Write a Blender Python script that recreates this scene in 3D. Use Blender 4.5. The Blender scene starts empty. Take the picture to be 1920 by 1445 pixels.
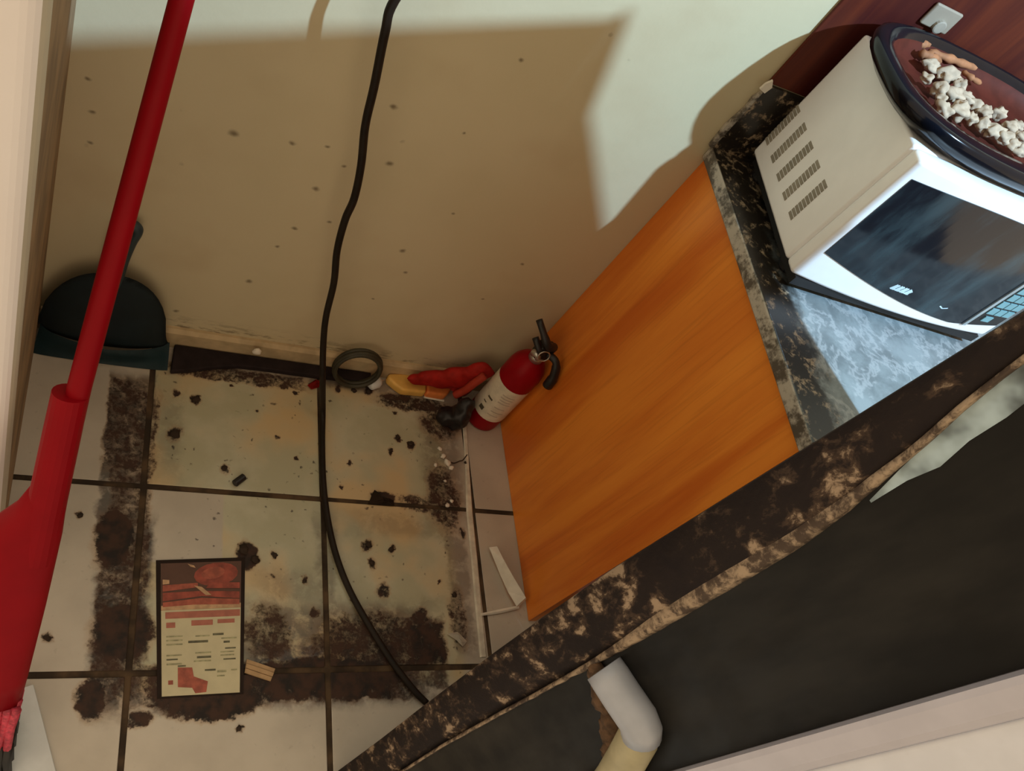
import bpy, bmesh, math, random
from mathutils import Vector, Matrix, noise as mnoise
random.seed(7)
SC = bpy.context.scene
COL = SC.collection

# ------------------------------------------------------------------ camera
W, H, F = 1920, 1445, 1647.48
CAM = Vector((-0.1824, -0.4085, 1.6520))
R = Matrix(((0.8773382, -0.1319970, 0.4613616),
            (0.1313318, -0.8586721, -0.4954131),
            (0.4615514, 0.4952364, -0.7360104)))   # rows: right, down, forward
cam = bpy.data.cameras.new('camera')
cam.sensor_fit = 'HORIZONTAL'; cam.sensor_width = 36.0; cam.lens = 36.0 * F / W
cam.clip_start = 0.02
co = bpy.data.objects.new('camera', cam); COL.objects.link(co)
r_, d_, f_ = R[0], R[1], R[2]
co.matrix_world = Matrix(((r_[0], -d_[0], -f_[0], CAM.x), (r_[1], -d_[1], -f_[1], CAM.y),
                          (r_[2], -d_[2], -f_[2], CAM.z), (0, 0, 0, 1)))
SC.camera = co

# ------------------------------------------------------------------ light
wd = bpy.data.worlds.new('world'); SC.world = wd; wd.use_nodes = True
bg = wd.node_tree.nodes['Background']
bg.inputs[0].default_value = (1.0, 0.77, 0.50, 1); bg.inputs[1].default_value = 0.90
lamp = bpy.data.lights.new('ceiling_lamp', 'POINT')       # cool ceiling bulb, up and to the right
lamp.energy = 390; lamp.color = (0.47, 0.75, 1.0); lamp.shadow_soft_size = 0.022
lo = bpy.data.objects.new('ceiling_lamp', lamp); COL.objects.link(lo); lo.location = (1.284, -0.90, 2.80)
vs = SC.view_settings
SC.display_settings.display_device = 'sRGB'
vs.view_transform = 'Standard'; vs.look = 'None'; vs.gamma = 1.0; vs.exposure = 0.0
vs.use_curve_mapping = False

# ------------------------------------------------------------------ room measures
YB = 0.684      # back wall
XL = -0.2185    # left wall of the niche
XC = 0.803      # side of the base cabinet
HC = 0.880      # counter top
T = 0.35        # floor tile pitch

def ray(u, v):
    return ((u - W / 2) / F) * r_ + ((v - H / 2) / F) * d_ + f_
def on(u, v, ax, val):
    d = ray(u, v); return CAM + d * ((val - CAM[ax]) / d[ax])
def fl(u, v, z=0.0):
    return on(u, v, 2, z)

# ------------------------------------------------------------------ materials
def lin(r, g, b):
    f = lambda c: (c / 255 / 12.92) if c <= 10 else ((c / 255 + 0.055) / 1.055) ** 2.4
    return (f(r), f(g), f(b), 1)
MATS = {}
class NT:
    def __init__(s, name):
        s.m = bpy.data.materials.new(name); s.m.use_nodes = True
        s.t = s.m.node_tree; s.b = s.t.nodes['Principled BSDF']
    def n(s, typ, **kw):
        nd = s.t.nodes.new(typ)
        for k, v in kw.items(): setattr(nd, k, v)
        return nd
    def l(s, a, b): s.t.links.new(a, b)
    def setin(s, sock, v):
        if isinstance(v, bpy.types.NodeSocket): s.l(v, sock)
        else: sock.default_value = v
    def math(s, op, a, b=0.0, clamp=False):
        nd = s.n('ShaderNodeMath', operation=op); nd.use_clamp = clamp
        s.setin(nd.inputs[0], a); s.setin(nd.inputs[1], b); return nd.outputs[0]
    def vmath(s, op, a, b=None):
        nd = s.n('ShaderNodeVectorMath', operation=op); s.setin(nd.inputs[0], a)
        if b is not None: s.setin(nd.inputs[1], b)
        return nd
    def pos(s):
        return s.n('ShaderNodeNewGeometry').outputs['Position']
    def objco(s):
        return s.n('ShaderNodeTexCoord').outputs['Object']
    def mapping(s, v, loc=(0, 0, 0), rot=(0, 0, 0), sc=(1, 1, 1), typ='POINT'):
        nd = s.n('ShaderNodeMapping', vector_type=typ); s.l(v, nd.inputs[0])
        nd.inputs['Location'].default_value = loc; nd.inputs['Rotation'].default_value = rot
        nd.inputs['Scale'].default_value = sc; return nd.outputs[0]
    def noise(s, v, scale, detail=4, rough=0.55, dist=0.0, color=False):
        nd = s.n('ShaderNodeTexNoise'); s.l(v, nd.inputs['Vector'])
        nd.inputs['Scale'].default_value = scale; nd.inputs['Detail'].default_value = detail
        nd.inputs['Roughness'].default_value = rough; nd.inputs['Distortion'].default_value = dist
        return nd.outputs['Color' if color else 'Fac']
    def ss(s, v, a, b, lo=0.0, hi=1.0):
        nd = s.n('ShaderNodeMapRange', interpolation_type='SMOOTHSTEP'); s.setin(nd.inputs[0], v)
        nd.inputs[1].default_value = a; nd.inputs[2].default_value = b
        nd.inputs[3].default_value = lo; nd.inputs[4].default_value = hi; return nd.outputs[0]
    def mix(s, fac, a, b, typ='MIX'):
        nd = s.n('ShaderNodeMix', data_type='RGBA', blend_type=typ)
        s.setin(nd.inputs[0], fac); s.setin(nd.inputs[6], a); s.setin(nd.inputs[7], b); return nd.outputs[2]
    def ramp(s, fac, stops):
        nd = s.n('ShaderNodeValToRGB'); s.l(fac, nd.inputs[0]); e = nd.color_ramp.elements
        while len(e) < len(stops): e.new(0.5)
        for el, (p, c) in zip(e, stops): el.position = p; el.color = c
        return nd.outputs[0]
    def bump(s, h, dist=0.002, strength=0.5):
        nd = s.n('ShaderNodeBump'); s.l(h, nd.inputs['Height'])
        nd.inputs['Distance'].default_value = dist; nd.inputs['Strength'].default_value = strength
        s.l(nd.outputs[0], s.b.inputs['Normal'])
    def warp(s, p, amp, scale, detail=3):
        c = s.noise(p, scale, detail, color=True)
        c = s.vmath('SUBTRACT', c, (0.5, 0.5, 0.5)).outputs[0]
        sc = s.n('ShaderNodeVectorMath', operation='SCALE'); s.l(c, sc.inputs[0]); sc.inputs['Scale'].default_value = amp * 2
        return s.vmath('ADD', p, sc.outputs[0]).outputs[0]
    def blob(s, p, c, r, rot=0.0, soft=0.45, k=1.0, box=False):
        """soft ellipse / box of strength k around c, flat in the plane of the two axes with r > 0"""
        m = s.mapping(p, c, (0, 0, rot), r, 'TEXTURE')
        if box:
            a = s.vmath('ABSOLUTE', m).outputs[0]; x = s.n('ShaderNodeSeparateXYZ'); s.l(a, x.inputs[0])
            d = s.math('MAXIMUM', x.outputs[0], x.outputs[1])
        else:
            d = s.vmath('LENGTH', m).outputs['Value']
        return s.ss(d, 1.0 + soft * .5, 1.0 - soft, 0.0, k)
    def maxof(s, lst):
        o = lst[0]
        for q in lst[1:]: o = s.math('MAXIMUM', o, q)
        return o
    def col(s, c): s.setin(s.b.inputs['Base Color'], c)
    def rough(s, v): s.setin(s.b.inputs['Roughness'], v)

def plain(name, rgb, rough=0.6, metal=0.0, var=0.12, scale=30.0, coat=0.0, spec=0.5):
    """one colour with a little mottling"""
    if name in MATS: return MATS[name]
    s = NT(name); c = lin(*rgb) if max(rgb) > 1 else (*rgb, 1)
    f = s.noise(s.objco(), scale, 3)
    d = tuple(x * (1 - var) for x in c[:3]) + (1,); u = tuple(min(1, x * (1 + var)) for x in c[:3]) + (1,)
    s.col(s.mix(s.ss(f, .3, .7), d, u)); s.rough(rough)
    s.b.inputs['Metallic'].default_value = metal; s.b.inputs['Coat Weight'].default_value = coat
    s.b.inputs['Specular IOR Level'].default_value = spec
    MATS[name] = s.m; return s.m

def mat_wall():
    s = NT('cream_wall_paint'); p = s.pos()
    big = s.noise(p, 2.2, 4); fine = s.noise(p, 60, 3)
    c = s.mix(s.ss(big, .35, .68), (.61, .535, .355, 1), (.66, .58, .40, 1))
    low = s.n('ShaderNodeSeparateXYZ'); s.l(p, low.inputs[0])
    # fly spots and smudges, at the places where they sit on the plaster
    pw = s.warp(p, .004, 60)
    spots = [(438, 250, 9), (548, 268, 6), (738, 200, 7), (730, 307, 8), (592, 354, 7), (467, 527, 8), (552, 428, 6),
             (617, 416, 5), (755, 470, 7), (645, 312, 5), (172, 210, 6), (165, 148, 5), (170, 268, 5), (977, 112, 5),
             (615, 275, 4), (980, 495, 5), (760, 510, 5), (520, 462, 5), (330, 583, 6), (870, 250, 4), (453, 650, 5),
             (850, 400, 4), (905, 560, 4), (700, 560, 4)]
    ms = []
    for u, v, r in spots:
        q = on(u, v, 1, YB); rr = r * .00078
        ms.append(s.blob(pw, (q.x, YB, q.z), (rr * 1.2, .05, rr), soft=.9, k=.75))
    vor = s.n('ShaderNodeTexVoronoi'); s.l(pw, vor.inputs['Vector']); vor.inputs['Scale'].default_value = 17
    vsp = s.ss(vor.outputs['Distance'], .10, .03); gate = s.ss(s.noise(p, 9, 2), .56, .66)
    ms.append(s.math('MULTIPLY', s.math('MULTIPLY', vsp, gate), .55))
    m = s.maxof(ms)
    # brown grime where the plaster meets the baseboard
    line = s.ss(low.outputs[2], .115, .05); gl = s.ss(s.noise(s.mapping(p, sc=(9, 9, 30)), 2.2, 5, .65), .50, .64)
    m2 = s.math('MULTIPLY', s.math('MULTIPLY', line, gl), .8)
    c = s.mix(s.math('MULTIPLY', s.ss(s.noise(p, 5, 3), .5, .75), .25), c, (.47, .35, .20, 1))
    c = s.mix(s.maxof([m, m2]), c, (.10, .065, .03, 1))
    s.col(c); s.rough(.62); s.bump(fine, .0015, .25); return s.m

def mat_jamb():
    s = NT('white_partition_paint'); p = s.pos()
    c = s.mix(s.ss(s.noise(p, 3, 4), .35, .7), (.90, .85, .86, 1), (.94, .90, .91, 1))
    s.col(c); s.rough(.55); s.bump(s.noise(p, 80, 2), .001, .2); return s.m

def mat_tile(tx0, ty0, tx1, ty1):
    s = NT('dirty_white_floor_tile'); p = s.pos()
    def near(c, r): return c[0] + r[0] * 1.4 + .03 > tx0 and c[0] - r[0] * 1.4 - .03 < tx1 and c[1] + r[1] * 1.4 + .03 > ty0 and c[1] - r[1] * 1.4 - .03 < ty1
    base = s.mix(s.ss(s.noise(p, 6, 5), .35, .65), (.49, .435, .37, 1), (.58, .52, .445, 1))
    ylw = s.mix(s.ss(s.noise(p, 9, 5), .4, .65), (.46, .44, .305, 1), (.55, .53, .40, 1))
    ylw2 = s.mix(s.ss(s.noise(p, 4.5, 3), .45, .62), ylw, (.60, .45, .25, 1))
    def rect(x0, y0, x1, y1):
        c = fl((x0 + x1) / 2, (y0 + y1) / 2); hx = (fl(x1, (y0 + y1) / 2) - fl(x0, (y0 + y1) / 2)).length / 2
        hy = (fl((x0 + x1) / 2, y0) - fl((x0 + x1) / 2, y1)).length / 2
        return (c.x, c.y, 0), (hx, hy, 1)
    c0, r0 = rect(285, 690, 868, 1260)
    pw0 = s.warp(p, .008, 14)
    foot = s.blob(pw0, c0, r0, soft=.06, box=True)
    c1, r1 = rect(270, 916, 420, 1055)
    pale = s.blob(s.warp(p, .003, 30), c1, r1, soft=.05, box=True)
    c = s.mix(s.math('MULTIPLY', foot, s.math('SUBTRACT', 1.0, pale)), base, ylw2)
    # brown grime: the rusty outline left by the appliance and the filth round it
    pw = s.warp(s.warp(p, .016, 22, 4), .006, 90, 3)
    B = []
    def b(x0, y0, x1, y1, k, box=False, soft=.45):
        cc, rr = rect(x0, y0, x1, y1)
        if near(cc, rr): B.append(s.blob(pw, cc, rr, soft=soft, k=k, box=box))
    b(192, 690, 284, 1320, .60, True, .18); b(195, 700, 280, 890, .66, True, .2)
    b(168, 945, 258, 1075, 1.0); b(160, 1120, 300, 1250, 1.0); b(135, 1255, 205, 1360, .92)
    b(290, 1290, 520, 1352, 1.0); b(250, 1238, 800, 1322, .84, True, .3); b(440, 1225, 800, 1310, 1.0)
    b(560, 1130, 830, 1270, .70); b(440, 1120, 560, 1250, .66); b(760, 1160, 840, 1250, .84, True, .3)
    b(795, 860, 870, 1010, .72); b(780, 765, 870, 830, .68); b(690, 915, 745, 948, .92); b(735, 925, 850, 962, .70)
    b(838, 1090, 882, 1230, .64); b(440, 1010, 486, 1075, .95); b(765, 1135, 805, 1175, .8)
    b(300, 690, 600, 722, .70, True, .4); b(690, 738, 860, 775, .78); b(225, 1330, 290, 1365, .8)
    for u, v, r in [(367, 750, 10), (327, 815, 13), (328, 737, 7), (420, 880, 8), (438, 725, 4), (740, 775, 5), (745, 820, 8),
                    (770, 832, 9), (733, 845, 7), (690, 1022, 11), (732, 1030, 8), (697, 1056, 8), (720, 1108, 13),
                    (850, 1115, 7), (825, 1090, 5), (515, 1041, 8), (570, 1090, 7), (510, 1082, 5), (592, 1150, 8),
                    (635, 728, 9), (688, 733, 9), (585, 722, 7), (555, 740, 5), (90, 1195, 6), (150, 967, 7), (447, 1365, 6),
                    (560, 860, 4), (520, 820, 4), (480, 770, 4), (600, 835, 4), (655, 865, 5), (865, 1000, 8), (640, 910, 4)]:
        q = fl(u, v); rr = r * .00135
        if near(q, (rr, rr)): B.append(s.blob(pw, (q.x, q.y, 0), (rr, rr * 1.25, 1), soft=.7, k=.85))
    if not B: B.append(s.math('ADD', 0.0, 0.0))
    m = s.maxof(B)
    FB = []
    def fb(x0, y0, x1, y1, k, soft=.5):
        cc, rr = rect(x0, y0, x1, y1)
        if near(cc, rr): FB.append(s.blob(pw, cc, rr, soft=soft, k=k, box=True))
    fb(192, 692, 284, 1000, .80, .14); fb(174, 960, 282, 1335, .95, .25); fb(440, 1190, 835, 1325, 1.0, .35); fb(450, 1120, 830, 1260, .72, .5); fb(280, 1240, 500, 1338, 1.0, .3); fb(740, 1150, 838, 1290, .95, .12)
    fb(300, 690, 860, 722, .6, .6); fb(790, 770, 872, 980, .52, .5); fb(842, 980, 885, 1235, .50, .3); fb(590, 950, 635, 1200, .5, .6); fb(470, 1060, 640, 1160, .36, .7); fb(288, 720, 345, 900, .30, .6); fb(640, 960, 860, 1010, .3, .7)
    br = s.noise(s.warp(p, .01, 30), 34, 7, .72); br2 = s.noise(s.warp(p, .004, 120), 125, 4, .65)
    tot = s.math('ADD', m, s.math('MULTIPLY', s.math('SUBTRACT', br, .5), 1.15))
    tot = s.math('ADD', tot, s.math('MULTIPLY', s.math('SUBTRACT', br2, .5), .75))
    g = s.math('MULTIPLY', s.ss(tot, .42, .80), s.ss(m, .05, .3))
    # loose fine specks everywhere inside the footprint
    vor = s.n('ShaderNodeTexVoronoi'); s.l(pw, vor.inputs['Vector']); vor.inputs['Scale'].default_value = 58
    sp = s.math('MULTIPLY', s.ss(vor.outputs['Distance'], .22, .08), s.ss(s.noise(p, 13, 4), .47, .60))
    sp = s.math('MULTIPLY', sp, s.math('ADD', s.math('MULTIPLY', foot, .72), .14))
    edge = s.math('MULTIPLY', s.ss(m, .06, .5), .45)
    c = s.mix(edge, c, (.42, .28, .165, 1))
    if FB:
        fm = s.math('MULTIPLY', s.maxof(FB), s.ss(s.noise(s.warp(p, .02, 18), 26, 6, .68), .32, .54, .22, 1.0))
        c = s.mix(fm, c, s.mix(s.ss(s.noise(p, 40, 3), .35, .65), (.020, .011, .009, 1), (.075, .038, .023, 1)))
    dark = s.mix(s.ss(s.noise(p, 34, 4), .35, .62), (.012, .007, .006, 1), (.050, .021, .012, 1))
    c = s.mix(s.maxof([g, sp]), c, dark)
    s.col(c); s.rough(s.ss(g, 0, 1, .38, .75)); s.bump(s.math('ADD', g, s.math('MULTIPLY', br2, .2)), .0015, .5); return s.m

def mat_grout():
    s = NT('brown_grout'); p = s.pos()
    s.col(s.mix(s.ss(s.noise(p, 12, 4), .4, .65), (.030, .018, .010, 1), (.11, .066, .034, 1))); s.rough(.9); return s.m

def mat_wood(name, lo, hi, scale, vertical=True, rough=.35):
    s = NT(name); p = s.pos()
    q = s.mapping(p, sc=(10, 10, 1.1) if vertical else (1.2, 10, 10))
    band = s.noise(q, 1.0 * scale, 5, .6, .6); fine = s.noise(s.mapping(p, sc=(150, 150, 5)), 1.0, 3)
    c = s.mix(s.ss(band, .34, .66), lo, hi)
    c = s.mix(s.math('MULTIPLY', s.ss(fine, .5, .75), .22), c, tuple(x * .6 for x in lo[:3]) + (1,))
    s.col(c); s.rough(rough); s.b.inputs['Specular IOR Level'].default_value = .3; s.bump(fine, .0006, .25); return s.m

def mat_counter():
    s = NT('worn_grey_marble_laminate'); p = s.pos(); pw = s.warp(p, .03, 9)
    c = s.mix(s.ss(s.noise(pw, 14, 6, .65), .36, .66), (.150, .172, .18, 1), (.25, .285, .295, 1))
    v = s.noise(s.warp(p, .05, 5), 8, 5, .7)
    c = s.mix(s.math('MULTIPLY', s.ss(s.math('ABSOLUTE', s.math('SUBTRACT', v, .5)), .045, .0), .5), c, (.42, .44, .45, 1))
    x = s.n('ShaderNodeSeparateXYZ'); s.l(p, x.inputs[0])
    # black grime with pale wear along the left end and up the backsplash
    nz = s.noise(p, 26, 5, .65)
    e1 = s.ss(s.math('ADD', x.outputs[0], s.math('MULTIPLY', s.math('SUBTRACT', nz, .5), .10)), .885, .845)
    e2 = s.ss(s.math('ADD', x.outputs[1], s.math('MULTIPLY', s.math('SUBTRACT', nz, .5), .10)), .40, .52)
    e3 = s.ss(x.outputs[2], HC + .003, HC + .012)
    m = s.maxof([e1, e2, e3])
    n2 = s.noise(s.warp(p, .01, 40), 46, 5, .7)
    grime = s.mix(s.ss(n2, .52, .68), (.018, .014, .011, 1), (.36, .27, .18, 1))
    c = s.mix(m, c, grime)
    side = s.ss(x.outputs[0], XC - .0095, XC - .0115)
    lip = s.mix(s.ss(s.noise(s.mapping(p, sc=(1, 1, 1)), 30, 5, .7), .42, .6), (.10, .085, .07, 1), (.50, .46, .40, 1))
    c = s.mix(side, c, lip)
    s.col(c); s.rough(.30); s.bump(n2, .0008, .2); return s.m

def mat_grime_edge():
    s = NT('flaking_brown_grime'); p = s.pos()
    q = s.warp(p, .012, 24); n = s.noise(s.mapping(q, sc=(1, 1, .62)), 46, 6, .68)
    big = s.noise(q, 11, 3)
    t = s.math('ADD', n, s.math('MULTIPLY', s.math('SUBTRACT', big, .5), .5))
    c = s.ramp(t, [(.0, (.009, .007, .010, 1)), (.50, (.020, .014, .013, 1)), (.585, (.07, .046, .033, 1)), (.66, (.36, .27, .19, 1))])
    s.col(c); s.rough(.75); s.b.inputs['Specular IOR Level'].default_value = .18; s.bump(n, .003, .6); return s.m
def mat_wear():
    s = NT('bare_beige_edge'); p = s.pos()
    n = s.noise(s.warp(p, .01, 40), 55, 5, .7)
    s.col(s.mix(s.ss(n, .40, .60), (.07, .046, .032, 1), (.40, .30, .205, 1))); s.rough(.8); s.bump(n, .002, .5); return s.m
def mat_dark_panel():
    s = NT('greasy_dark_metal'); p = s.pos()
    n = s.noise(s.mapping(p, sc=(1, 1, .3)), 13, 5, .6)
    s.col(s.mix(s.ss(n, .35, .7), (.006, .0055, .005, 1), (.022, .020, .017, 1)))
    s.rough(s.ss(s.noise(p, 20, 4), .3, .7, .34, .55)); s.b.inputs['Specular IOR Level'].default_value = .22; return s.m
def mat_glass():
    s = NT('dark_door_glass'); p = s.objco()
    n = s.noise(s.mapping(p, rot=(0, .5, 0), sc=(14, 1, 4)), 1.0, 5, .6)
    s.col(s.mix(s.ss(n, .45, .72), (.004, .008, .014, 1), (.025, .05, .062, 1)))
    s.rough(s.ss(n, .4, .7, .08, .22)); s.b.inputs['Specular IOR Level'].default_value = .6; return s.m

M = {}
def build_mats():
    M.update(wall=mat_wall(), jamb=mat_jamb(), grout=mat_grout(),
        cab=mat_wood('orange_varnished_plywood', (.68, .155, .018, 1), (.92, .31, .042, 1), .75),
        redwood=mat_wood('reddish_brown_board', (.050, .005, .004, 1), (.11, .018, .006, 1), 1.2, rough=.6),
        counter=mat_counter(), grime=mat_grime_edge(), wear=mat_wear(), darkpanel=mat_dark_panel(), glass=mat_glass(),
        white=plain('white_enamel', (.74, .77, .86), .35, var=.03), mwhite=plain('microwave_white', (.93, .93, .95), .32, var=.03, scale=12),
        vent=plain('vent_shadow_grey', (.30, .27, .22), .7), black=plain('black_plastic', (.012, .011, .012), .45),
        gloss=plain('glossy_black_enamel', (.004, .005, .009), .14, var=.1, spec=.3),
        key=plain('teal_grey_keys', (.17, .34, .38), .45, var=.08), silver=plain('silver_strip', (.42, .48, .50), .35, .4),
        red=plain('red_plastic', (.26, .002, .007), .5, var=.06, scale=14, spec=.12), extred=plain('red_enamel', (.30, .002, .007), .42, var=.05, spec=.15),
        pink=plain('red_bristles', (.50, .045, .08), .6, var=.35, scale=160), label=plain('dirty_white_label', (.76, .69, .56), .6, var=.08, scale=60),
        ink=plain('dark_ink', (.10, .08, .05), .7), steel=plain('dull_steel', (.62, .60, .56), .3, .8),
        pan=plain('dark_teal_plastic', (.022, .040, .052), .5, var=.2, scale=10), panlip=plain('teal_plastic', (.014, .05, .066), .5, var=.2, scale=10),
        rubber=plain('dark_rubber', (.022, .015, .016), .85, var=.25, spec=.2), cable=plain('black_cable', (.014, .009, .006), .55, var=.3, spec=.25),
        coil=plain('greenish_black_cable', (.040, .036, .022), .55, var=.3), basebd=plain('dirty_beige_baseboard', (.52, .40, .24), .7, var=.22, scale=18),
        shard=plain('white_ceramic', (.80, .74, .65), .4, var=.08), grey=plain('pale_grey_foam', (.66, .68, .70), .7, var=.05),
        yellow=plain('yellow_plastic', (.85, .50, .12), .5, var=.1), orange=plain('orange_plastic', (.80, .24, .06), .5, var=.15),
        cloth=plain('red_vinyl', (.34, .014, .010), .6, var=.25, scale=40, spec=.15), sack=plain('black_film', (.012, .010, .012), .45, var=.3),
        terracotta=plain('reddish_brown_glaze', (.080, .015, .009), .6, var=.2, spec=.2), lump=plain('pale_crust', (.46, .355, .255), .8, var=.16, scale=60),
        strip=plain('brown_crust', (.36, .15, .065), .75, var=.2, scale=50), crumb=plain('dark_brown_crumb', (.035, .02, .012), .9, var=.3),
        pipe=plain('greyed_white_pvc', (.40, .43, .50), .35, var=.06), pipedirt=plain('brown_crusted_dirt', (.10, .055, .028), .9, var=.4, scale=90),
        oldpvc=plain('yellowed_pvc', (.42, .38, .24), .45, var=.12), plate=plain('ivory_plate', (.30, .26, .205), .5, var=.05),
        wood=plain('splintered_wood', (.40, .26, .14), .8, var=.25, scale=40), board=plain('grey_board', (.45, .42, .38), .8),
        pr_paper=plain('cream_flyer_paper', (.60, .54, .36), .55, var=.05), pr_dark=plain('flyer_dark_brown', (.10, .045, .03), .6),
        pr_red=plain('flyer_brick_red', (.36, .085, .05), .55, var=.25, scale=70), pr_meat=plain('flyer_meat_red', (.30, .058, .034), .55, var=.35, scale=50),
        pr_pink=plain('flyer_pink_bar', (.42, .14, .095), .55, var=.12, scale=60), pr_pale=plain('flyer_pale', (.52, .32, .18), .55, var=.2, scale=60),
        pr_green=plain('flyer_olive_print', (.36, .34, .20), .55, var=.3, scale=120), pr_ink=plain('flyer_dark_print', (.12, .11, .06), .55, var=.3, scale=100),
        caulk=plain('pale_sealant', (.68, .62, .52), .6, var=.15, scale=40))
build_mats()

# ------------------------------------------------------------------ mesh helpers
def obj(name, bm, mat, parent=None, smooth=False, bevel=0.0, seg=2):
    me = bpy.data.meshes.new(name); bm.normal_update(); bm.to_mesh(me); bm.free()
    mats = mat if isinstance(mat, (list, tuple)) else [mat]
    for m in mats: me.materials.append(m)
    o = bpy.data.objects.new(name, me); COL.objects.link(o)
    if smooth:
        for p in me.polygons: p.use_smooth = True
    if bevel:
        b = o.modifiers.new('bevel', 'BEVEL'); b.width = bevel; b.segments = seg; b.limit_method = 'ANGLE'; b.angle_limit = .6
        for p in me.polygons: p.use_smooth = True
        w = o.modifiers.new('normals', 'WEIGHTED_NORMAL'); w.keep_sharp = True
    if parent: o.parent = parent
    return o
def thing(name, label, cat, loc=(0, 0, 0), rz=0.0, group=None):
    o = bpy.data.objects.new(name, None); COL.objects.link(o); o.empty_display_size = .05
    o.location = loc; o.rotation_euler = (0, 0, rz); tag(o, label, cat, group); return o
def tag(o, label=None, cat=None, group=None, kind=None):
    if label: o['label'] = label
    if cat: o['category'] = cat
    if group: o['group'] = group
    if kind: o['kind'] = kind
    return o
def box(bm, x0, y0, z0, x1, y1, z1, mtx=None):
    vs_ = [bm.verts.new(v) for v in ((x0, y0, z0), (x1, y0, z0), (x1, y1, z0), (x0, y1, z0), (x0, y0, z1), (x1, y0, z1), (x1, y1, z1), (x0, y1, z1))]
    for f in ((0, 3, 2, 1), (4, 5, 6, 7), (0, 1, 5, 4), (1, 2, 6, 5), (2, 3, 7, 6), (3, 0, 4, 7)):
        bm.faces.new([vs_[i] for i in f])
    if mtx: bmesh.ops.transform(bm, matrix=mtx, verts=vs_)
    return bm
def B(*a, mtx=None): return box(bmesh.new(), *a, mtx=mtx)
def prism(pts, d):
    """closed prism: polygon pts (3D) pushed by vector d"""
    bm = bmesh.new(); a = [bm.verts.new(p) for p in pts]; d = Vector(d); b = [bm.verts.new(Vector(p) + d) for p in pts]
    bm.faces.new(a); bm.faces.new(b[::-1]); n = len(pts)
    for i in range(n): bm.faces.new([a[i], b[i], b[(i + 1) % n], a[(i + 1) % n]])
    bmesh.ops.recalc_face_normals(bm, faces=bm.faces); return bm
def lathe(prof, n=24, sx=1.0, sy=1.0, cap=True, bm=None, mtx=None):
    bm = bm or bmesh.new(); rings = []
    for r, z in prof:
        rings.append([bm.verts.new((r * sx * math.cos(2 * math.pi * i / n), r * sy * math.sin(2 * math.pi * i / n), z)) for i in range(n)])
    for a, b in zip(rings, rings[1:]):
        for i in range(n): bm.faces.new([a[i], a[(i + 1) % n], b[(i + 1) % n], b[i]])
    if cap: bm.faces.new(rings[0][::-1]); bm.faces.new(rings[-1])
    if mtx: bmesh.ops.transform(bm, matrix=mtx, verts=[v for q in rings for v in q])
    return bm
def catmull(P, n=8):
    P = [Vector(p) for p in P]; P = [P[0] * 2 - P[1]] + P + [P[-1] * 2 - P[-2]]; out = []
    for i in range(1, len(P) - 2):
        for k in range(n):
            t = k / n; a, b, c, d = P[i - 1:i + 3]
            out.append(.5 * ((2 * b) + (c - a) * t + (2 * a - 5 * b + 4 * c - d) * t * t + (3 * b - a - 3 * c + d) * t ** 3))
    out.append(P[-2]); return out
def tube(pts, r, n=10, bm=None, closed=False):
    bm = bm or bmesh.new(); pts = [Vector(p) for p in pts]; m = len(pts); rs = r if isinstance(r, (list, tuple)) else [r] * m
    rings = []; up = None
    for i, p in enumerate(pts):
        if closed: d = pts[(i + 1) % m] - pts[i - 1]
        else: d = pts[min(i + 1, m - 1)] - pts[max(i - 1, 0)]
        d.normalize()
        if up is None: up = d.orthogonal().normalized()
        up = (up - d * up.dot(d)).normalized(); s = d.cross(up)
        rings.append([bm.verts.new(p + rs[i] * (math.cos(2 * math.pi * k / n) * up + math.sin(2 * math.pi * k / n) * s)) for k in range(n)])
    for i in range(m if closed else m - 1):
        a, b = rings[i], rings[(i + 1) % m]
        for k in range(n): bm.faces.new([a[k], a[(k + 1) % n], b[(k + 1) % n], b[k]])
    if not closed: bm.faces.new(rings[0][::-1]); bm.faces.new(rings[-1])
    bmesh.ops.recalc_face_normals(bm, faces=bm.faces); return bm
def lump_bm(c, r, seed, amp=.35, sub=2, freq=2.0):
    bm = bmesh.new(); bmesh.ops.create_icosphere(bm, subdivisions=sub, radius=1.0)
    for v in bm.verts:
        n = mnoise.noise(v.co * freq + Vector((seed * 7.1, seed * 3.3, seed))) * amp
        v.co = Vector((v.co.x * r[0], v.co.y * r[1], v.co.z * r[2])) * (1 + n) + Vector(c)
    return bm

# ------------------------------------------------------------------ the setting
w = obj('wall_back', B(-1.2, YB, 0, 2.8, YB + .12, 2.9), M['wall']); tag(w, 'cream spotted back wall behind the empty appliance niche', kind='structure')
def wall_left():
    r = .020; arc = [(XL - r + r * math.cos(t), .20 + r - r * math.sin(t)) for t in [math.pi / 2 * k / 6 for k in range(7)]]
    pts = [(XL, YB)] + arc + [(-.75, .20), (-.75, YB)]
    bm = prism([(x, y, 0) for x, y in pts], (0, 0, 2.9)); bm.faces.ensure_lookup_table()
    bm.faces[2].material_index = 1  # niche-side face: colour holds painted corner shade as well as brown staining
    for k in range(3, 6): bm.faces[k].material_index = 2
    return bm
w = obj('wall_left', wall_left(), [M['jamb'], plain('shaded_stained_plaster', (.26, .165, .085), .8, var=.3, scale=9), plain('greyed_cream_paint', (.55, .50, .40), .6, var=.06, scale=8)]); tag(w, 'pale end of the partition wall left of the niche', kind='structure')
fo = obj('floor', B(-1.2, -2.6, -.12, 2.8, YB + .12, -.0035), M['grout']); tag(fo, 'dirty tiled floor with brown joints', kind='structure')
G = .0055
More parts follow.
